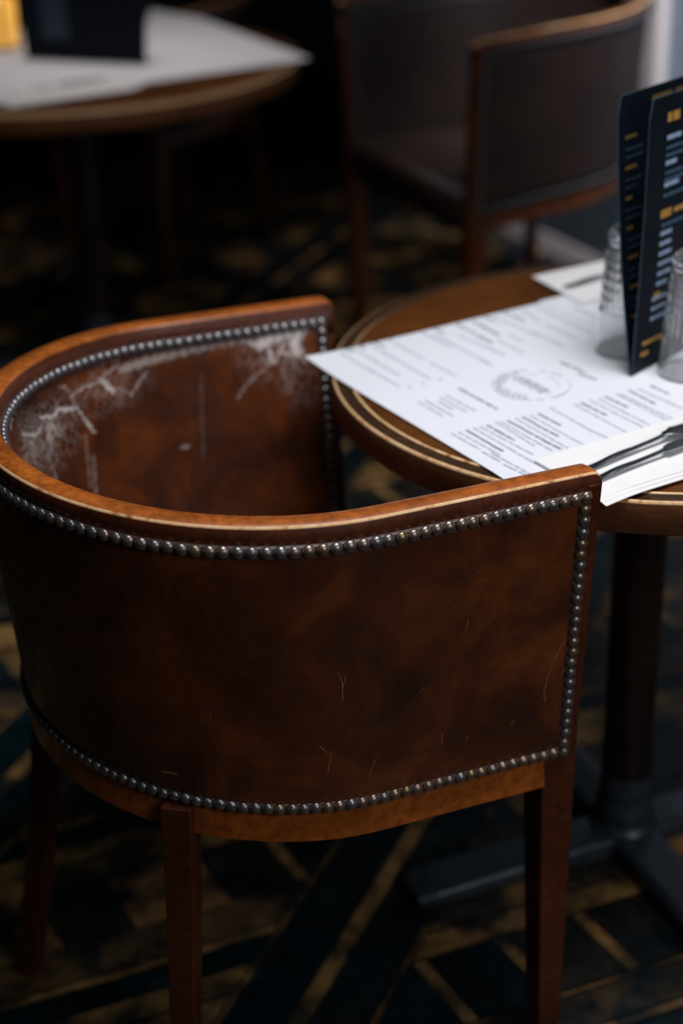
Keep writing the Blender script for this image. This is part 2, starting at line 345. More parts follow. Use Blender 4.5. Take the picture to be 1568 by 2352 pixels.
def dome(r, h, seg=12, rings=4):
    V = []; F = []
    for i in range(rings):
        a = (math.pi / 2) * i / rings
        for k in range(seg):
            b = 2 * math.pi * k / seg; V.append((r * math.cos(a) * math.cos(b), r * math.cos(a) * math.sin(b), h * math.sin(a)))
    V.append((0, 0, h)); top = len(V) - 1
    for i in range(rings - 1):
        for k in range(seg): F.append((i * seg + k, i * seg + (k + 1) % seg, (i + 1) * seg + (k + 1) % seg, (i + 1) * seg + k))
    for k in range(seg): F.append(((rings - 1) * seg + k, (rings - 1) * seg + (k + 1) % seg, top))
    F.append(tuple(range(seg))[::-1])
    return V, F
PITCHN = 0.0136
def nail_spots(off):
    """(u, v) of one upholstery face's nails, all the way round"""
    top, col, bot = [], [], []
    c0 = 0.021
    n = int((LEN - 2 * c0) / PITCHN); st = (LEN - 2 * c0) / n
    top = [(c0 + i * st, 0.0263) for i in range(n + 1)]
    for side in (0, 1):
        for i in range(1, 25): col.append((c0 if side == 0 else LEN - c0, 0.0263 + i * 0.0138))
    for i in range(1, n):
        u = c0 + i * st; _, _, T, B = spoint(u, 0, 0); bot.append((u, T - B))
    return top, col, bot
def wear_field(U, Vv):
    out = np.zeros_like(U)
    J = lambda x, y: np.sin(x * 410 + 2.1 * np.sin(y * 330)) + 0.6 * np.sin(y * 770 + 1.7 * np.sin(x * 900)) + 0.4 * np.sin(x * 1600 + y * 900)
    U, Vv = U + 0.0013 * J(U, Vv), Vv + 0.0013 * J(Vv + 0.3, U)
    for pts, wd_, amp in WEAR:
        pts = np.array(pts); d = np.full_like(U, 9.0)
        for a, b in zip(pts[:-1], pts[1:]):
            ab = b - a; L2 = (ab ** 2).sum() + 1e-12
            k = np.clip(((U - a[0]) * ab[0] + (Vv - a[1]) * ab[1]) / L2, 0, 1)
            d = np.minimum(d, np.hypot(U - a[0] - ab[0] * k, Vv - a[1] - ab[1] * k))
        out = np.maximum(out, amp * np.clip(1.4 - d / wd_, 0, 1))
    return out
def cracks(U, Vv, seed=5):
    """network of fine cracks: distance to the borders of random cells"""
    rs = np.random.RandomState(seed); out = np.zeros_like(U)
    for (u0, v0, ru, rv, cell, amp) in ((1.03, 0.095, 0.075, 0.05, 0.011, 0.6), (0.965, 0.09, 0.045, 0.05, 0.006, 0.75), (1.15, 0.07, 0.08, 0.035, 0.015, 0.35), (1.40, 0.06, 0.05, 0.045, 0.016, 0.5), (1.44, 0.10, 0.035, 0.05, 0.012, 0.25)):
        sel = (np.abs(U - u0) < ru * 1.3) & (np.abs(Vv - v0) < rv * 1.3)
        x, y = U[sel], Vv[sel]
        n = int((2.6 * ru) * (2.6 * rv) / cell ** 2)
        sx = u0 + rs.uniform(-1.4, 1.4, n) * ru; sy = v0 + rs.uniform(-1.4, 1.4, n) * rv
        x2 = x + 0.25 * cell * np.sin(y * 700) ; y2 = y + 0.25 * cell * np.sin(x * 620 + 1)
        d = np.hypot(x2[:, None] - sx[None], (y2[:, None] - sy[None]) * 0.7); d.sort(axis=1)
        e = d[:, 1] - d[:, 0]
        fall = np.clip(1.15 - np.hypot((x - u0) / ru, (y - v0) / rv), 0, 1)
        val = amp * np.clip(1 - e / (cell * 0.2), 0, 1) * fall
        out[sel] = np.maximum(out[sel], val)
    return out
def panel(name, off, u0, u1, v0, bulge, mat, parent, nu, nv, drop=0.006, wear=False):
    U = np.linspace(u0, u1, nu); rows = np.linspace(0, 1, nv)
    p1, zt, zb, n1 = outline(1, 0); p0, _, _, _ = outline(0, 0)
    T = np.interp(U, ARC, zt); B = np.interp(U, ARC, zb) - drop
    X1, Y1 = np.interp(U, ARC, p1[:, 0]), np.interp(U, ARC, p1[:, 1]); X0, Y0 = np.interp(U, ARC, p0[:, 0]), np.interp(U, ARC, p0[:, 1])
    NX, NY = np.interp(U, ARC, n1[:, 0]), np.interp(U, ARC, n1[:, 1])
    P = np.zeros((nv, nu, 3)); VV = np.zeros((nv, nu)); UU = np.tile(U, (nv, 1))
    eu = np.clip(np.minimum(U - u0, u1 - U) / 0.03, 0, 1)
    for j, r in enumerate(rows):
        z = (T - v0) + (B - T + v0) * r; f = 1 - (T - z) / (T - np.interp(U, ARC, zb))
        ev = min(1, min(r, 1 - r) * 10)
        o = off + bulge * (ev * (2 - ev)) * eu
        P[j, :, 0] = X0 * (1 - f) + X1 * f + NX * o; P[j, :, 1] = Y0 * (1 - f) + Y1 * f + NY * o; P[j, :, 2] = z; VV[j] = T - z
    back = P.copy(); sgn = -1 if off > -0.01 else 1
    idx = np.arange(nu * nv).reshape(nv, nu)
    F = np.stack([idx[:-1, :-1], idx[:-1, 1:], idx[1:, 1:], idx[1:, :-1]], -1).reshape(-1, 4)
    if sgn < 0: F = F[:, ::-1]
    # border turned back towards the frame, so the hide has thickness
    bd = np.concatenate([idx[0, :], idx[1:, -1], idx[-1, -2::-1], idx[-2:0:-1, 0]])
    pts = P.reshape(-1, 3)
    nb = np.stack([np.tile(NX, (nv, 1)), np.tile(NY, (nv, 1)), 0 * VV], -1).reshape(-1, 3)[bd]
    ext = pts[bd] + nb * (sgn * 0.004)
    V = np.concatenate([pts, ext]); k = len(pts); m_ = len(bd)
    E = [(int(bd[i]), int(bd[(i + 1) % m_]), k + (i + 1) % m_, k + i) for i in range(m_)]
    if sgn > 0: E = [e[::-1] for e in E]
    me = bpy.data.meshes.new(name); me.from_pydata(V.tolist(), [], F.tolist() + E); me.materials.append(mat)
    me.polygons.foreach_set('use_smooth', [True] * len(me.polygons)); me.update()
    if wear:
        a = np.maximum(wear_field(UU, VV), cracks(UU, VV)).reshape(-1)
        at_ = me.attributes.new('wear', 'FLOAT', 'POINT'); at_.data.foreach_set('value', np.concatenate([a, np.zeros(m_)]).astype(np.float32))
    o = bpy.data.objects.new(name, me); COL.objects.link(o); o.parent = parent; return o
FOOT = CAM_H * (1 / 0.975 - 1)      # the seat frame stands this much higher than the measured shell
def make_chair(detail=True):
    root = empty('tub_chair', (0, 0, 0))
    L_ = M['leg_and_shaded_rail_wood'] if detail else M['shaded_mahogany']
    W_, hide = (M['mahogany'], M['leather']) if detail else (M['shaded_mahogany'], M['shaded_leather'])  # far chairs: backlit shade put into darker leather and wood colours
    lp = lambda *a: a
    # bent top rail
    us = np.r_[np.linspace(0, 0.012, 8), np.linspace(0.02, LEN - 0.02, 150), np.linspace(LEN - 0.012, LEN, 8)]
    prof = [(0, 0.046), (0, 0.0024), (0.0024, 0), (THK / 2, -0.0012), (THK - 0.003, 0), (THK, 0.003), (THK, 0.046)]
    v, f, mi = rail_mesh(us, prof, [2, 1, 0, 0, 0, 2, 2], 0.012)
    link('top_rail', v, f, [W_, M['worn'], L_], root, mi, True)  # rail sides take the darker wood: shade from overhead light put into colour
    # lower rail, outside
    prof = [(0.001, 0), (0.001, 1), (0.003, 2), (THK, 2), (THK, 0)]
    rings = []
    for u in np.linspace(0.0448, LEN - 0.0448, 130):
        _, _, T, B = spoint(u, 0, 0); h = T - B
        rings.append([spoint(u, h + 0.044, 0.006)[0], spoint(u, h + 0.0065, -0.0005)[0], spoint(u, h + 0.005, -0.002)[0], spoint(u, h + 0.005, -THK)[0], spoint(u, h + 0.044, -THK)[0]])
    v, f = loft(rings); mi = []
    for i in range(len(rings) - 1): mi += [0, 1, 0, 0, 0]
    o = link('seat_rail', v, f, [W_, M['worn']], root, mi + [0, 0]); fix(o)
    # front seat rail between the posts
    v, f = boxv(AA - 0.034, AA - 0.008, -0.27, 0.27, 0.375, 0.425); bevel(fix(link('front_rail', v, f, W_, root)), 0.002)
    # front posts running down into the legs, rear legs
    for s in (-1, 1):
        yo, yb = s * WW, s * (WW - 0.0246)
        def ring(x0, x1, y_out, th, z): return [(x0, y_out, z), (x1, y_out, z), (x1, y_out - s * th, z), (x0, y_out - s * th, z)]
        rr = [ring(AA - 0.016, AA, yo, THK, ZF - 0.014), ring(AA - 0.02, AA, yo + (yb - yo) * 0.95, THK, ZN + 0.03), ring(AA - 0.045, AA, yb, 0.030, ZN - 0.004),
              ring(AA - 0.045, AA - 0.001, yb - s * 0.001, 0.040, 0.36), ring(AA - 0.034, AA - 0.004, yb - s * 0.006, 0.030, -FOOT)]
        v, f = loft(rr); bevel(fix(link('leg', v, f, L_, root)), 0.0018)
    def rear(tx, ty, bx, by, w0, w1, rot, name='leg'):
        rings = []
        for k in range(9):
            q = k / 8; z = 0.459 - (0.459 + FOOT) * q; cx = tx + (bx - tx) * q ** 1.3; cy = ty + (by - ty) * q ** 1.3; hw = (w0 + (w1 - w0) * q) / 2
            rings.append([(cx + hw * 1.414 * math.cos(rot + a * math.pi / 2), cy + hw * 1.414 * math.sin(rot + a * math.pi / 2), z) for a in range(4)])
        v, f = loft(rings); bevel(fix(link(name, v, f, L_, root)), 0.0016)
    rear(-0.198, -0.213, -0.224, -0.198, 0.034, 0.027, R(5))
    rear(-0.215, 0.192, -0.305, 0.170, 0.034, 0.027, R(-5))
    # seat cushion
    ring_xy = [(p.x, p.y) for p in (spoint(u, 0.34, -0.036)[0] for u in np.linspace(0.02, LEN - 0.02, 60))]
    ring_xy = [(AA + 0.004, -0.262)] + ring_xy[1:-1] + [(AA + 0.004, 0.262)]
    rings = [[(x * k, y * k, z) for x, y in ring_xy] for k, z in ((1, 0.40), (1, 0.452), (0.985, 0.464), (0.9, 0.472), (0.5, 0.48), (0.05, 0.482))]
    v, f = loft(rings); link('seat', v, f, hide, root, None, True)
    # leather on both faces
    outer = panel('outer_panel', 0.0006, 0.0195 if detail else 0.02, LEN - 0.0195, 0.0205, 0.0022, hide, root, 260 if detail else 80, 40 if detail else 12)
    if detail:
        panel('inner_panel', -THK - 0.0006, 0.0195, LEN - 0.0195, 0.0205, -0.0022, M['leather_worn'], root, 1500, 260, wear=True)
    else:
        panel('inner_panel', -THK - 0.0006, 0.0195, LEN - 0.0195, 0.0205, -0.0022, hide, root, 80, 12)
    # welt strip under the nails
    def strip(off, sg, v_of):
        rings = []
        for u in np.linspace(0.014, LEN - 0.014, 160):
            c = v_of(u); rings.append([spoint(u, c - 0.0055, off)[0], spoint(u, c - 0.004, off + sg * 0.0022)[0], spoint(u, c + 0.0078, off + sg * 0.0026)[0], spoint(u, c + 0.0088, off + sg * 0.0008)[0]])
        return loft(rings)
    hb = lambda u: (lambda q: q[2] - q[3])(spoint(u, 0, 0))
    parts = [strip(0.0008, 1, lambda u: 0.0263), strip(0.0008, 1, hb), strip(-THK - 0.0008, -1, lambda u: 0.0263)]
    for uu in (0.021, LEN - 0.021):
        for off, sg in ((0.0008, 1), (-THK - 0.0008, -1)):
            rings = []
            for vv in np.linspace(0.026, 0.356, 20):
                rings.append([spoint(uu - 0.0075, vv, off)[0], spoint(uu - 0.006, vv, off + sg * 0.0024)[0], spoint(uu + 0.006, vv, off + sg * 0.0024)[0], spoint(uu + 0.0075, vv, off)[0]])
            parts.append(loft(rings))
    v, f = merge(*parts); fix(link('nail_welt', v, f, M['welt'] if detail else hide, root))
    # nails
    spots = []
    for off, sg in ((0.003, 1), (-THK - 0.003, -1)):
        top, col, bot = nail_spots(off)
        for kind, lst in (('t', top), ('c', col), ('b', bot)):
            if sg < 0 and kind == 'b': continue
            for u, vv in lst: spots.append((u, vv, off, sg, kind))
    dv, df = dome(0.0071, 0.0060)
    proto = bpy.data.meshes.new('nail'); proto.from_pydata(dv, [], df); proto.materials.append(M['nail']); proto.polygons.foreach_set('use_smooth', [True] * len(df))
    near = []; rest = []
    for s in spots:
        u, vv, off, sg, kind = s
        if detail and sg > 0 and ((kind == 't' and u < 0.62) or (kind == 'c' and u < 0.3) or (kind == 'b' and u < 0.42)): near.append(s)
        else: rest.append(s)
    near = near[:]; near.sort(key=lambda s: s[0]); rest += near[100:]; near = near[:100]
    def mat_of(s):
        p, n, _, _ = spoint(s[0] + random.uniform(-1, 1) * 0.0006, s[1] + random.uniform(-1, 1) * 0.0006, s[2]); n = n * s[3]
        q = n.to_track_quat('Z', 'Y').to_matrix().to_4x4(); q = q @ Matrix.Rotation(random.uniform(-.09, .09), 4, 'X') @ Matrix.Rotation(random.uniform(-.09, .09), 4, 'Y'); q.translation = p; return q
    for s in near:
        o = bpy.data.objects.new('nail', proto); COL.objects.link(o); o.parent = root; o.matrix_local = mat_of(s)
    V, F = [], []
    for s in rest:
        q = mat_of(s); k = len(V); V += [q @ Vector(p) for p in dv]; F += [tuple(i + k for i in ff) for ff in df]
    if rest:
        o = link('nail_row', V, F, M['nail'] if detail else M['dark_nail'], root, None, True); o['kind'] = 'stuff'
    if detail:   # scratches: thin ribbons of bared hide on the outer panel
        V, F = [], []
        for pts, wd_ in SCRATCHES:
            pts = [Vector(p) for p in pts]
            for a, b in zip(pts[:-1], pts[1:]):
                n = 4
                for i in range(n):
                    p, q = a.lerp(b, i / n), a.lerp(b, (i + 1) / n); d = (q - p).normalized(); h = Vector((-d.y, d.x)) * wd_ * 0.5 * random.uniform(0.4, 1)
                    k = len(V)
                    for c in (p - h, q - h, q + h, p + h): V.append(spoint(c.x, c.y, 0.0031)[0])
                    F.append((k, k + 1, k + 2, k + 3))
        absorb(outer, link('scratch_marks', V, F, M['scratch'], root))
    return root
chair = make_chair(True)
SC = 0.975
chair.scale = (SC,) * 3; chair.location = (CX * SC, CY * SC, CAM_H * (1 - SC)); chair.rotation_euler = (0, 0, ANG)
tag(chair, 'brown leather tub chair with studded edges in sharp focus, arms reaching the menu table', 'chair')
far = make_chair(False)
def place(root, front_px, z, head, side, scale=1.0):
    """put a chair so that the outer top corner of one front post stands over a point"""
    p = at(front_px[0], front_px[1], z * 1.0); ox, oy = AA * scale, side * WW * scale
    c, s = math.cos(head), math.sin(head)
    root.location = (p.x - c * ox + s * oy, p.y - s * ox - c * oy, FOOT * scale); root.rotation_euler = (0, 0, head); root.scale = (scale,) * 3
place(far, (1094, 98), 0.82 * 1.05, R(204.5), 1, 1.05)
tag(far, 'blurred leather tub chair in painted shade behind the menu table, before the pale wall', 'chair')
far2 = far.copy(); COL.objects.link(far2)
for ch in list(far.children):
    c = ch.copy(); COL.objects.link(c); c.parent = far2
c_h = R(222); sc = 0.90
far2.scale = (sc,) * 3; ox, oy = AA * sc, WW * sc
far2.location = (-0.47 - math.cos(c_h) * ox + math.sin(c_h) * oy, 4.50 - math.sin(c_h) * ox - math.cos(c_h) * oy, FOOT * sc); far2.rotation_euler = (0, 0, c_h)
far2['label'] = 'blurred tub chair at the top edge, only its wooden arm seen beyond the far table'

# ---------------------------------------------------------------- near table
def make_table(cx, cy, rad, th, near=True):
    root = empty('pedestal_table', (cx, cy, 0))
    v, f = lathe([(0, 0.7488), (rad - 0.024, 0.7488), (rad - 0.024, 0.742), (0, 0.742)], 128)
    fix(link('tabletop', v, f, M['tabletop'], root, None, False))
    # rim: inner bead, shallow groove, outer lip and the deep side
    prof = [(rad - 0.024, 0.742), (rad - 0.024, 0.7498), (rad - 0.0222, 0.7502), (rad - 0.020, 0.7490), (rad - 0.012, 0.7478), (rad - 0.0045, 0.7490), (rad - 0.0028, 0.7494), (rad - 0.0008, 0.7484), (rad, 0.7460), (rad, 0.75 - th + 0.002), (rad - 0.002, 0.75 - th), (rad - 0.06, 0.75 - th), (rad - 0.06, 0.742)]
    v, f = lathe(prof, 160); mi = []
    fl = [0, 0, 1, 0, 0, 0, 1, 1, 2, 2, 2, 2]
    for i in range(len(prof) - 1): mi += [fl[i]] * 160
    o = fix(link('rim', v, f, [M['rim_inlay'], M['worn'], M['table_edge']], root, mi, True))
    v, f = lathe([(0, 0.742), (rad - 0.06, 0.742), (rad - 0.06, 0.722), (0, 0.722)], 64); fix(link('underside', v, f, M['table_edge'], root))
    v, f = lathe([(0.11, 0.7), (0.11, 0.722), (0, 0.722)], 32); v2, f2 = lathe([(0, 0.7), (0.11, 0.7)], 32)
    v, f = merge((v, f), (v2, f2)); fix(link('top_plate', v, f, M['iron'], root))
    v, f = lathe([(0.036, 0.11), (0.0345, 0.2), (0.036, 0.45), (0.038, 0.70)], 48); link('column', v, f, M['column'], root, None, True)
    v, f = lathe([(0.036, 0.125), (0.0365, 0.105), (0.038, 0.10), (0.0375, 0.092), (0.034, 0.086), (0.0405, 0.078), (0.0425, 0.066), (0.0415, 0.052), (0.037, 0.044), (0.048, 0.040), (0.050, 0.034), (0.050, 0.02)], 48)
    link('collar', v, f, M['iron'], root, None, True)
    for k in range(4):
        a = R(20.5 + 90 * k); L = 0.34; rings = []
        for s, wv, z in ((0.0, 0.074, 0.034), (0.08, 0.074, 0.034), (0.2, 0.074, 0.031), (0.31, 0.074, 0.028), (L, 0.066, 0.024)):
            rings.append([(s, -wv / 2, 0.004), (s, wv / 2, 0.004), (s, wv / 2, z - 0.006), (s, wv / 2 - 0.008, z), (s, -wv / 2 + 0.008, z), (s, -wv / 2, z - 0.006)])
        v, f = loft(rings); c, s_ = math.cos(a), math.sin(a)
        v = [(x * c - y * s_, x * s_ + y * c, z) for x, y, z in v]
        bevel(fix(link('base_arm', v, f, M['iron'], root)), 0.004, 3)
        fv, ff = lathe([(0, 0.006), (0.014, 0.006), (0.014, 0), (0, 0)], 16, c * 0.31, s_ * 0.31); fix(link('foot_pad', fv, ff, M['iron'], root))
    return root
table = make_table(0.3955, 1.8961, 0.4021, 0.0408)
tag(table, 'round wooden pedestal table with menu sheets, glasses and cutlery, beside the sharp chair', 'table')
table2 = make_table(-0.61, 3.92, 0.545, 0.042)
tag(table2, 'blurred round wooden table at upper left with grey placemats', 'table')

# ---------------------------------------------------------------- printed sheets
E1 = Vector((math.cos(R(29.6)), math.sin(R(29.6)), 0)); E2 = Vector((math.sin(R(30.2)), -math.cos(R(30.2)), 0))
ZT = 0.7506
def sheet(name, A, e1, e2, w_, h_, z, curl=None, nu=30, nv=40, parent=None, mat='paper', th=0.00035):
    """thin sheet; curl(a, b) gives lift at fractions a along e1, b along e2"""
    V = []
    for k in (0, 1):
        for j in range(nv + 1):
            for i in range(nu + 1):
                a, b = i / nu, j / nv; p = A + e1 * (w_ * a) + e2 * (h_ * b)
                V.append((p.x, p.y, z + (th if k == 0 else 0) + (curl(a, b) if curl else 0)))
    n = (nu + 1) * (nv + 1); F = []
    for j in range(nv):
        for i in range(nu):
            q = [j * (nu + 1) + i, j * (nu + 1) + i + 1, (j + 1) * (nu + 1) + i + 1, (j + 1) * (nu + 1) + i]
            F.append(tuple(q)); F.append(tuple(n + x for x in q[::-1]))
    bd = [i for i in range(nu + 1)] + [j * (nu + 1) + nu for j in range(1, nv + 1)] + [nv * (nu + 1) + i for i in range(nu - 1, -1, -1)] + [j * (nu + 1) for j in range(nv - 1, 0, -1)]
    for i in range(len(bd)): F.append((bd[i], bd[(i + 1) % len(bd)], n + bd[(i + 1) % len(bd)], n + bd[i]))
    o = link(name, V, F, M[mat], parent, None, False); return fix(o)
def bars(name, segs, z, mat, parent, thick, rnd, chars=True, curlz=None):
    """lines of print made of word-long dashes lying on the sheet; segs are pairs of table points"""
    V, F = [], []
    for a, b in segs:
        d = b - a; L = d.length
        if L < 1e-4: continue
        d.normalize(); n = Vector((-d.y, d.x, 0)); s = 0
        while s < L:
            wl = rnd.uniform(0.008, 0.022) if L > 0.03 else L
            e = min(L, s + wl); k = len(V)
            h = thick * rnd.uniform(0.85, 1.1) / 2
            for q, sg in ((s, -1), (e, -1), (e, 1), (s, 1)):
                p = a + d * q + n * (h * sg); V.append((p.x, p.y, z + (curlz(p) if curlz else 0)))
            F.append((k, k + 1, k + 2, k + 3)); s = e + rnd.uniform(0.0015, 0.003)
    o = link(name, V, F, M[mat], parent)
    bm = bmesh.new(); bm.from_mesh(o.data); bmesh.ops.recalc_face_normals(bm, faces=bm.faces)
    for f_ in bm.faces:
        if f_.normal.z < 0: f_.normal_flip()
    bm.to_mesh(o.data); bm.free(); absorb(parent, o)
A1 = at(700, 820, ZT + 0.004); A1.z = 0
def curlA(a, b):
    d = math.hypot(a * 0.38, b * 0.535); l = 0.004 * max(0, 1 - d / 0.09) ** 1.5
    x = (1 - b) * 0.535
    over = max(0, (b - 0.93) / 0.07); pt = A1 + E1 * (0.385 * a) + E2 * (0.535 * b)
    r = math.hypot(pt.x - 0.3955, pt.y - 1.8961)
    return l + 0.0006 * math.sin(a * 9) * (0.3 + b) * 0.5 + 0.0006 - max(0, r - 0.40) * 0.10 * (1 if b > 0.5 else 0)
mat1 = sheet('menu_sheet', A1, E1, E2, 0.385, 0.512, ZT, curlA)
tag(mat1, 'large white printed menu sheet with round emblem, its left corner overhanging the table', 'menu')
A2 = A1 + E1 * 0.372 + E2 * (-0.004)
mat2 = sheet('menu_sheet', A2, E1, E2, 0.385, 0.535, ZT + 0.0016)
tag(mat2, 'white printed menu sheet under the standing card and upturned glasses', 'menu')
K5 = lambda x, y: at(740 + x / 3.733, 740 + y / 3.733, ZT)
K4 = lambda x, y: at(1000 + x / 3.92, 930 + y / 3.92, ZT)
K6 = lambda x, y: at(1280 + x / 5.444, 860 + y / 5.444, ZT)
K7 = lambda x, y: at(1100 + x / 4.61, 660 + y / 4.61, ZT)
D5 = [(180,235,270,270),(310,205,370,235),(450,180,540,220),(970,60,1050,105),(1150,20,1450,185),(1290,0,1510,115),(1170,575,1500,755)]
L5 = [(160,280,670,565),(250,225,660,465),(385,185,930,500),(560,150,880,330),(920,350,1150,470),(850,90,1090,215),(960,110,1440,370),(1170,120,1568,290),(820,690,1030,815),(880,680,1120,815),(1010,655,1240,780),(1060,635,1310,770),(735,555,755,570),(850,525,880,540),(1000,490,1025,505),(1000,690,1120,760)]
D4 = [(275,235,395,305),(400,310,500,365),(500,370,610,428),(460,190,710,330),(645,150,790,225),(790,230,980,330),(980,335,1140,415),(780,115,900,180),(900,185,1110,295),(920,85,1130,195)]
L4 = [(200,250,580,460),(140,265,400,410),(420,430,580,520),(340,215,900,540),(400,205,880,460),(540,165,890,380),(580,160,1060,430),(720,130,1190,400),(850,100,1240,320),(1240,320,1320,360),(610,545,830,650),(500,440,860,640),(1030,30,1400,240),(1400,240,1560,310)]
D6 = [(290,360,630,530),(590,285,880,420),(890,210,1220,380),(1160,150,1390,260),(250,0,490,75)]
L6 = [(210,380,890,750),(400,330,1110,690),(510,310,1200,670),(730,250,1400,600),(800,260,1480,590),(1000,190,1560,440)]
D7 = [(60,320,160,365),(0,400,215,520),(0,530,140,595),(260,270,480,365),(860,800,1130,915)]
L7 = [(160,320,620,520),(580,490,900,640),(200,570,480,710),(620,220,1200,500),(450,250,640,370),(700,400,1020,550),(1000,230,1240,340),(10,760,130,830),(80,640,260,720),(320,500,460,590)]
rp = random.Random(11)
def split(groups):
    s1, s2 = [], []
    for K, ls in groups:
        for q in ls:
            a, b = K(q[0], q[1]), K(q[2], q[3]); mid = (a + b) / 2
            (s2 if (Vector((mid.x, mid.y, 0)) - A1).dot(E1) > 0.372 else s1).append((a, b))
    return s1, s2
d1, d2 = split(((K5, D5), (K4, D4), (K6, D6), (K7, D7))); l1, l2 = split(((K5, L5), (K4, L4), (K6, L6), (K7, L7)))
cz = lambda p: (lambda q: curlA(max(0, min(1, q.dot(E1) / 0.385)), max(0, min(1, q.dot(E2) / 0.535))))(Vector((p.x, p.y, 0)) - A1)
bars('heading_print', d1, ZT + 0.0007, 'ink', mat1, 0.0034, rp, curlz=cz); bars('text_print', l1, ZT + 0.0007, 'ink_light', mat1, 0.0026, rp, curlz=cz)
bars('heading_print', d2, ZT + 0.0026, 'ink', mat2, 0.0034, rp); bars('text_print', l2, ZT + 0.0026, 'ink_light', mat2, 0.0026, rp)
# round emblem: broken ring, inner ring of small strokes and a word across the middle
def emblem(c, z, parent):
    V, F = [], []
    def quad(p, q, h):
        d = (q - p).normalized(); n = Vector((-d.y, d.x, 0)) * h; k = len(V)
        V.extend([(x.x, x.y, z) for x in (p - n, q - n, q + n, p + n)]); F.append((k, k + 1, k + 2, k + 3))
    r = random.Random(4)
    for ring, rad, n, h in ((0, 0.047, 60, 0.0006), (1, 0.034, 40, 0.0005)):
        for i in range(n):
            if r.random() < (0.25 if ring == 0 else 0.45): continue
            a0, a1 = 2 * math.pi * i / n, 2 * math.pi * (i + 0.85) / n
            quad(c + Vector((math.cos(a0), math.sin(a0), 0)) * rad, c + Vector((math.cos(a1), math.sin(a1), 0)) * rad, h)
    for i in range(14):      # lettering round the ring
        a = R(110 + i * 11); u = Vector((math.cos(a), math.sin(a), 0)); quad(c + u * 0.037, c + u * 0.044, 0.0009)
    for i in range(7):       # letter stems of the word across the middle
        s = -0.026 + i * 0.0085; h = 0.010 * (1 if i % 2 == 0 else 0.8)
        b = c + E2 * s; quad(b - E1 * h * 0.8, b + E1 * h * 0.8, 0.0012)
        if i % 2: quad(b + E1 * h * 0.8, b + E1 * h * 0.8 + E2 * 0.005, 0.0009)
    o = link('round_emblem', V, F, M['ink'], parent)
    bm = bmesh.new(); bm.from_mesh(o.data)
    for f_ in bm.faces:
        f_.normal_update()
        if f_.normal.z < 0: f_.normal_flip()
    bm.to_mesh(o.data); bm.free(); absorb(parent, o)
emblem(Vector((0.236, 1.822, 0)), ZT + 0.0016, mat1)

# ---------------------------------------------------------------- napkins and cutlery
N1 = at(1225, 1060, ZT + 0.003); N1.z = 0
def curln(a, b):
    pt = N1 + E1 * (0.26 * a) + E2 * (0.125 * b); r = math.hypot(pt.x - 0.3955, pt.y - 1.8961)
    return 0.001 * math.sin(a * 7) * b * 0.4 - max(0, r - 0.395) * 0.12
nap = empty('napkin', (0, 0, 0))
for k in range(3):
    sheet('fold', N1 + E2 * (0.002 * k), E1, E2, 0.26 - 0.002 * k, 0.112 + 0.004 * k, ZT + 0.0044 - 0.0011 * k, curln, 16, 12, nap, 'napkin', 0.0009)
tag(nap, 'folded white paper napkin under the cutlery at the near table edge', 'napkin')
def tube(path, widths, heights, seg=12):
    rings = []
    for i, p in enumerate(path):
        a = path[max(0, i - 1)]; b = path[min(len(path) - 1, i + 1)]; d = (b - a).normalized(); n = Vector((-d.y, d.x, 0)).normalized(); u = d.cross(n) * -1
        if u.z < 0: u = -u
        rings.append([p + n * (widths[i] * math.cos(t_)) + u * (heights[i] * math.sin(t_)) for t_ in [2 * math.pi * k / seg for k in range(seg)]])
    return loft(rings)
def cutlery(name, p0, d, handle_len, head, label, rest=0.0):
    root = empty(name, (0, 0, 0)); n = Vector((-d.y, d.x, 0)); zb = ZT + 0.0078 + rest
    S = 24; path, ws, hs = [], [], []
    for i in range(S + 1):
        s = i / S; L = handle_len * s
        z = zb + 0.004 * math.sin(math.pi * min(1, s * 1.0)) ** 2 * (1 if s > 0.3 else s / 0.3) + 0.006 * max(0, s - 0.6) / 0.4
        path.append(p0 + d * L + Vector((0, 0, z)))
        ws.append(0.0064 * (1 - 0.55 * min(1, s / 0.75)) if s > 0.04 else 0.0055); hs.append(0.0017 + 0.0008 * s)
    v, f = tube(path, ws, hs); link('handle', v, f, M['steel'], root, None, True)
    e = p0 + d * handle_len; ze = path[-1].z
    if head == 'knife':
        pts = [(0, 0.004), (0.004, 0.007), (0.012, 0.009), (0.07, 0.0095), (0.10, 0.008), (0.115, 0.001)]
        top = [e + d * x + n * y for x, y in pts]; bot = [e + d * x - n * (0.006 if x < 0.1 else 0.0015) for x, y in pts][::-1]
        ring = top + bot; v, f = prism([Vector((p.x, p.y, ze - 0.0006)) for p in ring], [Vector((p.x, p.y, ze + 0.0009)) for p in ring])
        bevel(fix(link('blade', v, f, M['steel'], root)), 0.0004)
    else:
        rings = []
        for x, wv, dz in ((0, 0.0035, 0), (0.01, 0.006, -0.0005), (0.02, 0.0115, -0.002), (0.035, 0.0135, -0.0045), (0.045, 0.0135, -0.005)):
            c = e + d * x; rings.append([Vector((c.x, c.y, ze + dz + zz)) + n * yy for yy, zz in ((-wv, 0.001), (0, -0.0005), (wv, 0.001), (wv, 0.0025), (0, 0.001), (-wv, 0.0025))])
        v, f = loft(rings); fix(link('fork_head', v, f, M['steel'], root, None, True))
        for k in range(4):
            y = -0.0118 + k * 0.0079; rings = []
            for x, dz in ((0.044, -0.005), (0.06, -0.0048), (0.08, -0.002), (0.095, 0.003)):
                c = e + d * x + n * y; rings.append([Vector((c.x, c.y, ze + dz + zz)) + n * yy for yy, zz in ((-0.0016, 0), (0.0016, 0), (0.0016, 0.0018), (-0.0016, 0.0018))])
            v, f = loft(rings); fix(link('tine', v, f, M['steel'], root))
    tag(root, label, name); return root
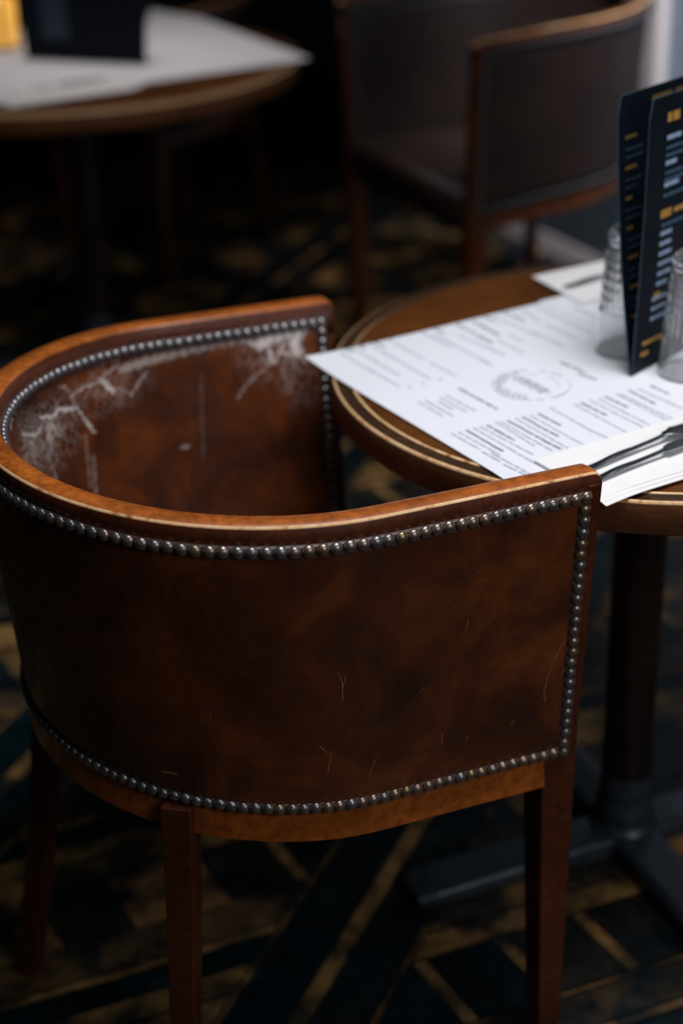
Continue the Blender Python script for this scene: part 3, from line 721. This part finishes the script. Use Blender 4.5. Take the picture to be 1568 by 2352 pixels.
p_a = at(1345, 1082, ZT + 0.006); p_b = at(1540, 1008, ZT + 0.006); dk = Vector((p_b.x - p_a.x, p_b.y - p_a.y, 0)).normalized()
p_a.z = 0; cutlery('fork', p_a, dk, 0.118, 'fork', 'steel fork lying on the folded napkin, the farther of the two pieces')
p_c = at(1352, 1112, ZT + 0.006); p_d = at(1560, 1035, ZT + 0.006); dk2 = Vector((p_d.x - p_c.x, p_d.y - p_c.y, 0)).normalized()
p_c.z = 0; cutlery('knife', p_c, dk2, 0.112, 'knife', 'steel knife lying on the folded napkin, nearest the table edge')
# second place setting, at the far side
q0 = at(1222, 643, ZT); q1 = at(1400, 603, ZT); q2 = at(1290, 680, ZT); q0.z = q1.z = q2.z = 0
e1 = (q1 - q0).normalized(); e2 = (q2 - q0).normalized()
nap2 = sheet('napkin', q0, e1, e2, 0.24, 0.13, ZT + 0.0032, None, 4, 4, None, 'napkin', 0.0022)
tag(nap2, 'white napkin at the far side of the near table, behind the glass', 'napkin')
p_k = at(1296, 662, ZT + 0.006); p_l = at(1390, 640, ZT + 0.006); dk3 = Vector((p_l.x - p_k.x, p_l.y - p_k.y, 0)).normalized(); p_k.z = 0
cutlery('knife', p_k, dk3, 0.11, 'knife', 'steel knife on the far napkin, its handle end pointing left')

# ---------------------------------------------------------------- standing menu card
def menu_card(base, ang, wdt, hgt, lean_f, lean_r, bow, label, rows=True, name='menu_stand'):
    root = empty(name, (base.x, base.y, base.z), ang)
    # local: x along the fold, y away from the camera, z up
    def surf(x, z, which):
        lean = lean_f if which == 'f' else lean_r
        b = bow * math.sin(math.pi * z / hgt) * (1 if which == 'r' else -0.35)
        return Vector((x, math.sin(lean) * z + b + (0.0008 if which == 'r' else -0.0008), math.cos(lean) * z + 0.0006))
    for which, pname in (('f', 'front_panel'), ('r', 'rear_panel')):
        V = []; nz, nx = 16, 6; r0 = 0.006
        for k in (0, 1):
            for j in range(nz + 1):
                for i in range(nx + 1):
                    z = hgt * j / nz; inset = 0
                    if hgt - z < r0: inset = r0
                    x = (wdt * i / nx); x = min(max(x, inset), wdt - inset) if j == nz else x
                    p = surf(x, z, which); p.y += (0.0 if k == 0 else 0.0011) if which == 'r' else (0.0 if k == 0 else -0.0011); V.append(p)
        n = (nz + 1) * (nx + 1); F = []; mi = []
        for j in range(nz):
            for i in range(nx):
                q = [j * (nx + 1) + i, j * (nx + 1) + i + 1, (j + 1) * (nx + 1) + i + 1, (j + 1) * (nx + 1) + i]; F += [tuple(q), tuple(n + x for x in q[::-1])]; mi += [0, 0]
        bd = [i for i in range(nx + 1)] + [j * (nx + 1) + nx for j in range(1, nz + 1)] + [nz * (nx + 1) + i for i in range(nx - 1, -1, -1)] + [j * (nx + 1) for j in range(nz - 1, 0, -1)]
        for i in range(len(bd)): F.append((bd[i], bd[(i + 1) % len(bd)], n + bd[(i + 1) % len(bd)], n + bd[i])); mi.append(1)
        panel_o = fix(link(pname, V, F, [M['card'], M['card_edge']], root, mi))
        def marks(nm, lst, mat):
            VV, FF = [], []
            for x0, x1, z0, h_ in lst:
                k = len(VV); off = -0.0016 if which == 'f' else -0.0005
                for x, z in ((x0, z0), (x1, z0), (x1, z0 + h_), (x0, z0 + h_)):
                    p = surf(x, z, which); p.y += off; VV.append(p)
                FF.append((k, k + 1, k + 2, k + 3))
            if VV: absorb(panel_o, link(nm, VV, FF, M[mat], panel_o))
        if rows and which == 'f':
            rr = random.Random(9)
            def words(x0, x1, z, h_, lo=0.004, hi=0.012, gap=0.0015):
                o = []; x = x0
                while x < x1: e = min(x1, x + rr.uniform(lo, hi)); o.append((x, e, z, h_)); x = e + gap
                return o
            g = words(0.037, 0.045, hgt - 0.032, 0.011, 0.0034, 0.004, 0.0008) + words(0.048, 0.062, hgt - 0.032, 0.011, 0.004, 0.005, 0.0008)
            g += words(0.035, 0.058, hgt - 0.146, 0.010, 0.004, 0.005, 0.0008) + words(0.064, 0.12, hgt - 0.144, 0.006, 0.01, 0.02)
            g += words(0.034, 0.048, hgt - 0.248, 0.010, 0.003, 0.004, 0.0008) + words(0.018, 0.085, 0.034, 0.005) + words(0.016, 0.032, 0.020, 0.005)
            marks('gold_print_or_reflection', g, 'gold')
            b = []
            for z, x1 in ((0.053, 0.068), (0.083, 0.062), (0.109, 0.070)): b += words(0.038, x1, hgt - z, 0.0055, 0.008, 0.02, 0.0008)
            for i, x1 in enumerate((0.062, 0.062, 0.064, 0.070, 0.066, 0.060)): b += words(0.037, x1, hgt - 0.168 - i * 0.0125, 0.0052, 0.008, 0.02, 0.0008)
            for i in range(3): b += words(0.030, 0.062, 0.088 - i * 0.0125, 0.0048)
            marks('pale_print', b, 'blue_print')
            dl = []
            for z in (0.064, 0.073, 0.094, 0.102, 0.121, 0.157): dl += words(0.038, wdt - 0.03, hgt - z, 0.0036)
            marks('small_print', dl, 'dim_print')
        if rows and which == 'r':
            rr = random.Random(2); g = [(0.070 + i * 0.0072, 0.0762 + i * 0.0072, hgt - 0.019, 0.008) for i in range(17) if i not in (6, 12)]
            for i in range(8): g.append((0.014, 0.014 + rr.uniform(0.012, 0.024), hgt - 0.052 - i * 0.036, 0.004))
            marks('gold_print_or_reflection', g, 'gold_dim')
            marks('small_print', [(0.014, 0.014 + rr.uniform(0.02, 0.045), hgt - 0.066 - i * 0.036 - j * 0.009, 0.003) for i in range(7) for j in (0, 1)], 'blue_dim')
        if not rows and which == 'f':
            marks('gold_print_or_reflection', [(0.055, 0.125, 0.05, 0.24)], 'blue_dim')  # lighter strip is a reflection painted onto the far card
    tag(root, label, 'menu'); return root
mb = at(1447, 868, ZT); mb.z = ZT + 0.0022
menu_card(mb, R(46.6), 0.21, 0.336, R(-1.0), R(6.0), 0.006, 'tall folded navy menu card with gold and pale print, standing on the near table')
m2 = at(62, 137, ZT); m3 = at(335, 150, ZT); m2.z = ZT + 0.003
menu_card(m2, math.atan2(m3.y - m2.y, m3.x - m2.x), (m3 - m2).to_2d().length, 0.30, R(-4), R(10), 0.0, 'blurred dark menu card standing on the far table', False)

# ---------------------------------------------------------------- upturned cut glasses
def tumbler(name, base, h, r_rim, r_base, label, seg=192):
    """glass standing on its rim, foot uppermost"""
    V, F = [], []
    outer, inner = [], []
    N = 60
    for i in range(N + 1):
        z = h * i / N; r = r_rim + (r_base - r_rim) * (z / h) ** 1.1
        outer.append((r, z))
    def prof(z): return r_rim + (r_base - r_rim) * (z / h) ** 1.1
    rows = []
    # outer skin with cut lattice in the middle, a collar and a rounded foot on top
    for i in range(N + 1):
        z = h * i / N; ring = []
        for k in range(seg):
            a = 2 * math.pi * k / seg; r = prof(z)
            if 0.36 < z / h < 0.84:
                cell = abs(math.sin(a * 12)) * abs(math.sin(math.pi * (z / h - 0.36) / 0.08))
                r -= 0.0026 * (1 - cell ** 0.5)
            if 0.86 < z / h < 0.89: r -= 0.0022
            if z / h > 0.96: r -= 0.004 * ((z / h - 0.96) / 0.04) ** 2
            ring.append((r * math.cos(a), r * math.sin(a), z))
        rows.append(ring)
    rows.append([(0.5 * prof(h) * math.cos(2 * math.pi * k / seg), 0.5 * prof(h) * math.sin(2 * math.pi * k / seg), h - 0.002) for k in range(seg)])
    rows.append([(0.001 * math.cos(2 * math.pi * k / seg), 0.001 * math.sin(2 * math.pi * k / seg), h - 0.003) for k in range(seg)])
    rin = []
    for i in range(N, -1, -1):
        z = (h * 0.86) * i / N; rr = prof(z) - (0.0018 + 0.003 * (z / h) ** 2)
        rin.append([(rr * math.cos(2 * math.pi * k / seg), rr * math.sin(2 * math.pi * k / seg), z) for k in range(seg)])
    cap = [(0.001 * math.cos(2 * math.pi * k / seg), 0.001 * math.sin(2 * math.pi * k / seg), h * 0.868) for k in range(seg)]
    allr = rows[::-1]
    seq = rin[::-1]
    V, F = loft(rows[::-1] + rin[::-1] + [cap], True, True)
    o = fix(link(name, V, F, M['glass'], None, None, True)); o.location = base
    tag(o, label, 'glass', 'upturned tumblers'); return o
gb = at(1437, 806, ZT); gb.z = ZT + 0.0028
tumbler('tumbler', gb, 0.158, 0.040, 0.029, 'upturned cut-glass tumbler behind the standing navy menu card')
fd = Vector((math.cos(R(46.6)), math.sin(R(46.6)), 0)); gf = mb + fd * 0.056 + Vector((fd.y, -fd.x, 0)) * 0.049; gf.z = ZT + 0.0028
tumbler('tumbler', gf, 0.150, 0.040, 0.029, 'upturned cut-glass tumbler in front of the standing navy menu card')

# ---------------------------------------------------------------- on the far table
Z2 = 0.7508
def flat(name, pts, z, mat, label, cat, th=0.0006):
    q = [at(x, y, z) for x, y in pts]
    v, f = prism([(p.x, p.y, z) for p in q], [(p.x, p.y, z + th) for p in q]); o = fix(link(name, v, f, M[mat])); tag(o, label, cat); return o
flat('placemat', [(712, 135), (462, 42), (345, 22), (300, 196)], Z2, 'paper', 'white paper placemat at the right of the far table, its corner overhanging', 'placemat')
flat('placemat', [(296, 204), (20, 244), (-260, 190), (-160, 70), (340, 60), (330, 196)], Z2 + 0.001, 'paper', 'white paper placemat under the dark menu card of the far table', 'placemat')
far_nap = flat('napkin', [(312, 206), (22, 248), (5, 205), (250, 178)], Z2 + 0.003, 'napkin', 'white napkin with a knife at the near edge of the far table', 'napkin', 0.003)
pk = at(30, 222, Z2); pl = at(150, 206, Z2); dd = Vector((pl.x - pk.x, pl.y - pk.y, 0)).normalized(); pk.z = 0
cutlery('knife', pk, dd, 0.11, 'knife', 'blurred knife lying on the napkin of the far table')
# lit amber candle holder beside the menu card
t = NT('lit_amber_glass'); M['amber'] = t.set(0.3, 0, 0.5, 0.3, t.ramp(t.noise(t.coord(), 25), [(0.3, srgb(226, 140, 40)), (0.7, srgb(250, 190, 90))]))
t.b.inputs['Emission Color'].default_value = srgb(250, 186, 84); t.b.inputs['Emission Strength'].default_value = 0.7
M['brass'] = plain('dark_brass', srgb(70, 50, 24), 0.4, 0.7)
bp = at(6, 112, Z2); g = empty('candle_holder', (bp.x, bp.y, Z2 + 0.0012))
v, f = lathe([(0.0, 0.004), (0.036, 0.004), (0.042, 0.02), (0.044, 0.12), (0.040, 0.12), (0.038, 0.02), (0.0, 0.02)], 40); fix(link('glass_cup', v, f, M['amber'], g, None, True))
v, f = lathe([(0.0, 0.0), (0.044, 0.0), (0.044, 0.008), (0.0, 0.008)], 40); fix(link('base', v, f, M['brass'], g))
for k in range(4):
    a = R(-72 + 90 * k); v, f = boxv(0.044, 0.047, -0.004, 0.004, 0.004, 0.122); v = [(x * math.cos(a) - y * math.sin(a), x * math.sin(a) + y * math.cos(a), z) for x, y, z in v]
    fix(link('rib', v, f, M['brass'], g))
v, f = lathe([(0.0, 0.021), (0.022, 0.021), (0.022, 0.06), (0.0, 0.06)], 24); fix(link('candle', v, f, M['napkin'], g))
tag(g, 'glowing amber candle holder at the left edge, on the far table', 'candle holder')
